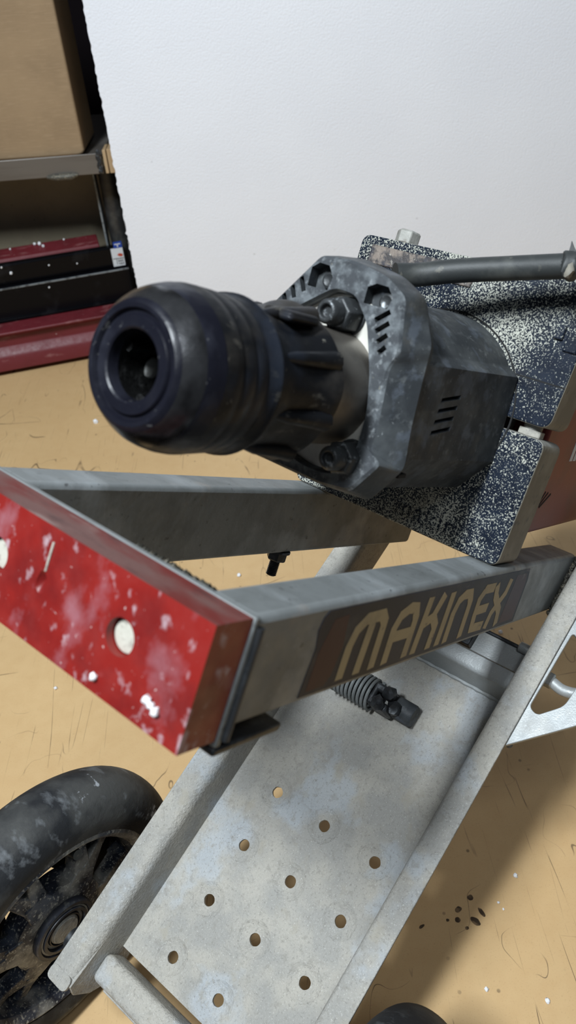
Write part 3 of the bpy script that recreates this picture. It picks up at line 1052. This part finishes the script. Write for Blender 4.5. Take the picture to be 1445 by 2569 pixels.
# ================================================================ DEMOLITION HAMMER (axis frame FH)
ham = root_empty('demolition_hammer', wpt(FH, (-50, 0, -50)))
tag(ham, 'dirty black and red demolition hammer clamped in the trolley, chuck towards the viewer', 'power tool')
S = lambda lst: [(a, b) for a, b in lst]
# chuck sleeve
bm = bmesh.new()
prof = [(-290, 13.2), (-321, 14.0), (-323.2, 14.6), (-323.8, 15.4), (-323.8, 19.6), (-323.2, 20.2), (-322.2, 20.6), (-322.2, 21.8), (-323.2, 22.2), (-324.2, 22.8), (-324.4, 24.6), (-323.9, 25.6),
        (-322.6, 26.8), (-317.6, 30.8), (-314.5, 32.6), (-311, 33.9), (-306, 35.3)]
lathe(bm, prof, axis=0, seg=72, mfun=lambda j: 1 if j in (12, 13) else 0)
nose = put('chuck_nose', bm, 'chuck_nose', FH, ham, ang=32, mats=['chuck_nose', 'chuck_bevel'])
bm = bmesh.new()
prof = [(-306, 35.3), (-301, 36.0), (-297, 35.9), (-295.6, 35.2), (-294.4, 35.7), (-288, 35.5), (-286.8, 34.9), (-285.4, 35.4), (-280, 35.2), (-278.8, 34.7), (-277.6, 35.3), (-272.4, 35.6), (-271.6, 36.5), (-270.2, 36.6), (-269.4, 35.6), (-269, 34.5)]
lathe(bm, prof, axis=0, seg=72)
for v in bm.verts:
    d = Vector((0, v.co.y, v.co.z))
    k = 1 + .010 * noise.noise(Vector((v.co.x * .06, v.co.y * .05, v.co.z * .05)))
    v.co.y *= k; v.co.z *= k
put('chuck_sleeve', bm, 'chuck', FH, ham, ang=50)
bm = bmesh.new()
lathe_solid(bm, [(-289, 13.1), (-288, 13.1)], axis=0, seg=40)
lathe(bm, [(-289, 13.15), (-318, 13.9)], axis=0, seg=40)
for k in range(3):
    a = 2 * PI * k / 3 + .6
    tube(bm, [(-316, 13.4 * math.cos(a), 13.4 * math.sin(a)), (-292, 13 * math.cos(a), 13 * math.sin(a))], 2.4, 10)
put('chuck_bore', bm, 'bore', FH, nose)
bm = bmesh.new(); lump(bm, (-300, -12.2, -3), 2.6, 3, .1, 1, (1.6, .5, 1.9))
put('glint_metal', bm, 'galv_clean', FH, nose)  # small curved metal, flattened to stand for the bright glint in the bore
# rubber collar behind the sleeve, with folded ribs and a lip
bm = bmesh.new()
lathe(bm, [(-268.2, 34.8), (-262, 34.2), (-256, 33.2), (-244, 33.6), (-236, 35), (-231, 37.4), (-226.5, 38.2), (-225.6, 37), (-226.5, 33), (-226.5, 29)], axis=0, seg=72)
for v in bm.verts:
    a = math.atan2(v.co.z, v.co.y)
    k = 1 + .03 * math.sin(a * 4 + .6) * max(0, min(1, (v.co.x + 262) / 20)) + .02 * noise.noise(Vector((v.co.x * .12, math.cos(a) * 3, math.sin(a) * 3)))
    v.co.y *= k; v.co.z *= k
col_ = put('rubber_collar', bm, 'chuck', FH, ham, ang=60)
for a, ln in ((1.25, 1), (.52, 1), (-.28, .9), (-1.0, 1), (2.2, 1), (3.1, 1)):
    bm = bmesh.new()
    d = Vector((0, math.cos(a), math.sin(a)))
    tube(bm, [Vector((-264, 0, 0)) + d * 32.5, Vector((-256, 0, 0)) + d * 34, Vector((-240, 0, 0)) + d * 35, Vector((-228, 0, 0)) + d * 36], lambda t: 2 + 3.2 * t, 10)
    put('collar_rib', bm, 'chuck', FH, col_, ang=60)
bm = bmesh.new()
box(bm, -256, -232, 8, 30, 26, 36)
for v in bm.verts:
    a = .95
    y, z = v.co.y - 19, v.co.z - 31
    v.co.y, v.co.z = 12 + y * .8, 33 + z * .5
put('collar_tab', bm, 'chuck', FH, col_, bev=3, seg=3)
bm = bmesh.new()
tube(bm, smooth_path([(-236, -30, -38), (-236, -31, -43), (-236, -28, -44.5)], 4), .9, 6)
lump(bm, (-232, -22, -38), 4, 2, .5, 4)
put('torn_shred', bm, 'chuck', FH, col_)
# barrel and gearbox flange inside the shell mouth
bm = bmesh.new()
lathe(bm, [(-232, 26), (-226, 30.5), (-200, 31), (-186, 31.4), (-180, 31.4)], axis=0, seg=64)
put('barrel', bm, 'neck', FH, ham)
bm = bmesh.new()
prism(bm, arc_poly([(-34, 36), (-8, 50), (14, 49), (34, 34), (42, 0), (40, -30), (28, -44), (0, -45), (-34, -36), (-44, 0)], 10), 0, -183, -176)
put('gearbox_flange', bm, 'alu', FH, ham, bev=1)
for (y, z) in ((3.8, 38.5), (29, -31), (-30, -26)):
    bm = bmesh.new()
    hexbolt(bm, (-183, y, z), 0, -1, 16.5, 13, None, 0, 10)
    lathe_solid(bm, [(-195, 6.4), (-205, 6.4), (-207, 5.2), (-207, 3.4), (-204, 3.2)], axis=0, seg=28, c=(0, y, z))
    put('gearbox_bolt', bm, 'nut', FH, ham, bev=.6)

# plastic shell : front plate with mouth, lofted body behind
def polar(poly, ang):
    d = (math.cos(ang), math.sin(ang))
    best = 0
    n = len(poly)
    for i in range(n):
        ax, ay = poly[i]; bx, by = poly[(i + 1) % n]
        ex, ey = bx - ax, by - ay
        den = d[0] * ey - d[1] * ex
        if abs(den) < 1e-9: continue
        t = (ax * ey - ay * ex) / den
        s = (ax * d[1] - ay * d[0]) / den
        if t > 0 and -1e-6 <= s <= 1 + 1e-6: best = max(best, t)
    return best
def scale_poly(p, k): return [(a * k, b * k) for a, b in p]
FACE = arc_poly([(-42, 36), (-19.5, 65), (2, 66), (22, 62.5), (36, 55), (42.4, 28), (38.6, 20), (42.2, -13), (41, -22.6), (50, -27.5), (37.5, -47), (18, -50), (-25, -49.2), (-50, -34), (-60, 0), (-56, 18)], 3.5, 3)
BACK = arc_poly([(-47, 39), (-24, 67), (-4, 69), (22, 65), (36, 58.5), (49, 36), (50, 17), (52, -8), (55, -28), (40.5, -52), (15, -54), (-28, -53), (-55, -36), (-64, 0), (-60, 20)], 3.5, 3)
MOUTH = arc_poly([(-28, 33.6), (-6, 49.5), (7.5, 48.8), (18.2, 37), (27.5, 14), (32.4, -5), (32.8, -25), (28.4, -38), (19.3, -42.2), (5, -42.7), (-8, -40), (-34, -30), (-42, 0)], 4, 3)
def body_poly(k):
    arc = [(57 * math.cos(a), 57 * math.sin(a)) for a in [math.radians(q) for q in range(36, 146, 6)]]
    p = [(57, -26), (53.8, 29)] + arc + [(-51, 29), (-55, -26), (-36, -50.5), (40, -50)]
    return scale_poly(p, k)
angs = sorted(set([round(2 * PI * i / 120 - PI, 4) for i in range(120)] + [round(math.atan2(y, x), 4) for P in (FACE, BACK, MOUTH, body_poly(1)) for x, y in P]))
an2 = [angs[0]]
for a in angs[1:]:
    if a - an2[-1] > .004: an2.append(a)
angs = an2
def shell_mesh():
    bm = bmesh.new()
    def ring(poly, s, k=1.0, inset=0):
        out = []
        for a in angs:
            q = polar(poly, a) * k - inset
            out.append(bm.verts.new((s, q * math.cos(a), q * math.sin(a))))
        return out
    rs = [ring(MOUTH, -176), ring(MOUTH, -187.5), ring(MOUTH, -189.5, 1, -1.2), ring(FACE, -190, 1, 1.6), ring(FACE, -188.6), ring(BACK, -172), ring(BACK, -167.5, .985),
          ring(body_poly(.93), -160), ring(body_poly(.935), -140), ring(body_poly(1.0), -53.5), ring(body_poly(.86), -53.4)]
    n = len(angs)
    for j in range(len(rs)):
        a, b = rs[j], rs[(j + 1) % len(rs)]
        for i in range(n):
            f = bm.faces.new((a[i], a[(i + 1) % n], b[(i + 1) % n], b[i]))
            f.material_index = 1 if j in (2, 3) else 0
    cuts = []
    # two hexagonal pockets in the face
    for (cy, cz, w_, h_) in ((-16, 54.5, 7.2, 6.4), (21.5, 52.5, 8, 5.4)):
        c = bmesh.new()
        prism(c, [(cy - w_, cz - h_), (cy - w_, cz + h_ * .5), (cy - w_ * .4, cz + h_), (cy + w_ * .5, cz + h_ * .95), (cy + w_, cz + h_ * .1), (cy + w_ * .8, cz - h_)], 0, -200, -182)
        cuts.append(c)
    def slot(y0, z0, y1, z1, w_):
        c = bmesh.new()
        d = Vector((y1 - y0, z1 - z0)).normalized()
        nn = Vector((-d.y, d.x)) * w_
        prism(c, [(y0 + nn.x, z0 + nn.y), (y0 - nn.x, z0 - nn.y), (y1 - nn.x, z1 - nn.y), (y1 + nn.x, z1 + nn.y)], 0, -200, -181)
        return c
    for (a, b_, c_, d_) in ((22.9, 40.4, 30.3, 46.4), (25, 35.2, 31.5, 41), (27.6, 30.4, 32.3, 35.2), (30, 25.4, 33.3, 29.3)):
        cuts.append(slot(a, b_, c_, d_, 1.35))
    for (a, b_, c_, d_) in ((-28.3, 51.6, -24.6, 44.6), (-32.8, 46.2, -29.8, 40), (-37.2, 40.8, -34.8, 36.5)):
        cuts.append(slot(a, b_, c_, d_, 1.4))
    for k in range(4):
        c = bmesh.new()
        z = 10.2 - 6.1 * k
        x = -.9 * k
        prism(c, [(-146 + x, z - 2.6), (-124 + x, z + .5), (-123.6 + x, z + 3.0), (-145.4 + x, z - .1)], 1, 44, 70)
        cuts.append(c)
    return boolean(bm, cuts)
shell = put('front_shell', shell_mesh(), 'shell', FH, ham, ang=28, mats=['shell', 'shell_face'])
# grey screw heads deep in the pockets, black sheet added to shade the vent slots
for (cy, cz) in ((-14, 53.5), (23.5, 50.5)):
    bm = bmesh.new(); lathe_solid(bm, [(-182, 4.6), (-184.4, 4.4), (-185, 3.2), (-184.2, 1.6)], axis=0, seg=20, c=(0, cy, cz))
    put('pocket_screw', bm, 'nut', FH, shell)
bm = boxb(-150, -118, 42, 43.6, -16, 18)
put('vent_shade_sheet', bm, 'black', FH, shell)
# parting clips on the shell flank
bm = boxb(-166, -157, 44, 50.2, -36, -33.5)
put('shell_clip', bm, 'black', FH, shell, bev=.4)

# barrel through the clamp, red housing behind
bm = bmesh.new(); lathe_solid(bm, [(-60, 46), (10, 46)], axis=0, seg=48); put('clamp_neck', bm, 'shell', FH, ham)
bm = bmesh.new()
prism(bm, arc_poly([(-70, -76), (71, -80), (71, -40), (71, 40), (50, 66), (-50, 66), (-74, 40)], 6), 0, -8, 230)
hr = put('motor_housing', bm, 'hammer_red', FH, ham, bev=3, seg=3)
for (x0, z0, x1, z1) in ((13, -61, 24, -45), (18.8, -60, 30.7, -46), (22.3, -59, 37.3, -47), (27.8, -58, 44.5, -48.5)):
    bm = bmesh.new()
    stroke(bm, [(x0, z0), (x1, z1)], 1.5, 70.7, .6)
    put('vent_slit', bm, 'black', FH, hr)
for k in range(2):
    bm = bmesh.new()
    prism(bm, [(60 + 9 * k, -23), (66 + 9 * k, -23), (66 + 9 * k, -3), (60 + 9 * k, -3)], 1, 70.8, 71.3)
    put('white_lettering', bm, 'white_print', FH, hr)
bm = boxb(20, 45, 20, 60, -92, -77); put('housing_foot', bm, 'gloss_black', FH, hr, bev=2)

# rubber hose handle with its torn boot
hose_pts = [(-110, 16, 418), (-100, 26, 422.5), (-92, 46, 431), (-86, 75, 440), (-84, 103, 447.5), (-84, 107, 448.5)]
bm = bmesh.new()
tube(bm, smooth_path(hose_pts, 8), 7.2, 24)
hose = put('rubber_hose', bm, 'rubber', FR, ham, ang=50)
bm = bmesh.new()
tube(bm, smooth_path([(-84, 106.5, 448), (-84, 109, 449), (-84, 114, 451), (-84, 121, 453)], 5), lambda t: 8.2 + 1.4 * math.sin(t * 7) * .6, 24)
for v in bm.verts:
    v.co += Vector((1, 1, 1)) * 1.6 * noise.noise(v.co * .22)
put('torn_boot', bm, 'rubber', FR, hose, ang=30)
for i, (dy, h, tl) in enumerate(((108, 6, -.4), (110.5, 4.5, .3), (113, 6.5, .6), (116, 4.5, -.2))):
    bm = bmesh.new()
    y, z = dy, 456
    prism(bm, [(y - 2.2, z), (y + 2.4, z + .5), (y + 1 + tl * 4, z + h * .55), (y + tl * 7, z + h), (y - 1.2 + tl * 3, z + h * .5)], 0, -86 + i * 1.6, -84.6 + i * 1.6)
    put('torn_flap', bm, 'rubber', FR, hose)
bm = bmesh.new(); lump(bm, (-90, 111, 445.5), 3.6, 2, .4, 3, (.8, 1, 1.3)); put('bare_cord', bm, 'clamp_side', FR, hose)

# ================================================================ LOOSE FOAM CRUMBS
def crumb(p, r, label, group, seed):
    me = bpy.data.meshes.new('foam_crumb')
    bm = bmesh.new()
    lump(bm, (0, 0, 0), r * .001, 2, .5, seed)
    bmesh.ops.recalc_face_normals(bm, faces=bm.faces[:])
    bm.to_mesh(me); bm.free()
    me.materials.append(MAT['foam'])
    finish(me, 60)
    o = link('foam_crumb', me, Matrix.Translation(p), None)
    tag(o, label, 'foam crumb', group)
TL, TG = 'tiny white foam crumb lying on the bare tan bench top', 'foam crumbs on the bench top'
for i, (x, y, r_) in enumerate(((196, 374.7, 2.2), (193.8, 263.2, 2.3), (143.3, 276, 1.8), (172.9, 350.4, 1.3), (176, 344, 1.1), (-76.8, 834, 3.0), (-308.3, 654, 2.2), (-345.3, 1279.4, 4.5),
                               (262, 690, 2.6), (300, 640, 2), (290, 540, 2.4), (-420, 1010, 1.8), (-402, 1120, 2.0), (-280, 880, 1.6), (-330, 1020, 1.6))):
    crumb(Vector((x, y, r_ * .55)) * .001, r_, TL, TG, i)
for i, (be, mm, r_) in enumerate(((78.2, 219.6, 1.7), (106.6, 225.4, 1.9), (109.2, 224.4, 1.6), (111.9, 223.2, 1.9))):
    crumb(wpt(FR, (-338.6, be, mm)), r_, 'white foam bead stuck to the face of the red bumper', 'foam beads on the red bumper', i + 20)
for i, (x, z, r_) in enumerate(((30, 199, 4), (75, 189, 3), (-40, 196, 2), (150, 192, 1.6), (10, 120, 3.6), (140, 152, 1.8), (205, 186, 1.5), (60, 203, 1.8))):
    yy = 62 if z > 170 else 50
    crumb(FB @ (Vector((x, yy - 1.2, z)) * .001), r_, 'white foam crumb clinging to the gloss black steel behind the bench', 'foam crumbs on the black steel', i + 40)
for i, (x, y, r_) in enumerate(((-10, 130, 2.5), (20, 150, 2), (45, 138, 2), (130, 152, 3), (140, 148, 4), (146, 138, 3), (190, 152, 2), (80, 148, 2))):
    crumb(FB @ (Vector((x, y, 201 + (y - 114) * .125 + r_ * .6)) * .001), r_, 'white foam crumb lying on the rim of the red tray', 'foam crumbs on the red tray', i + 60)
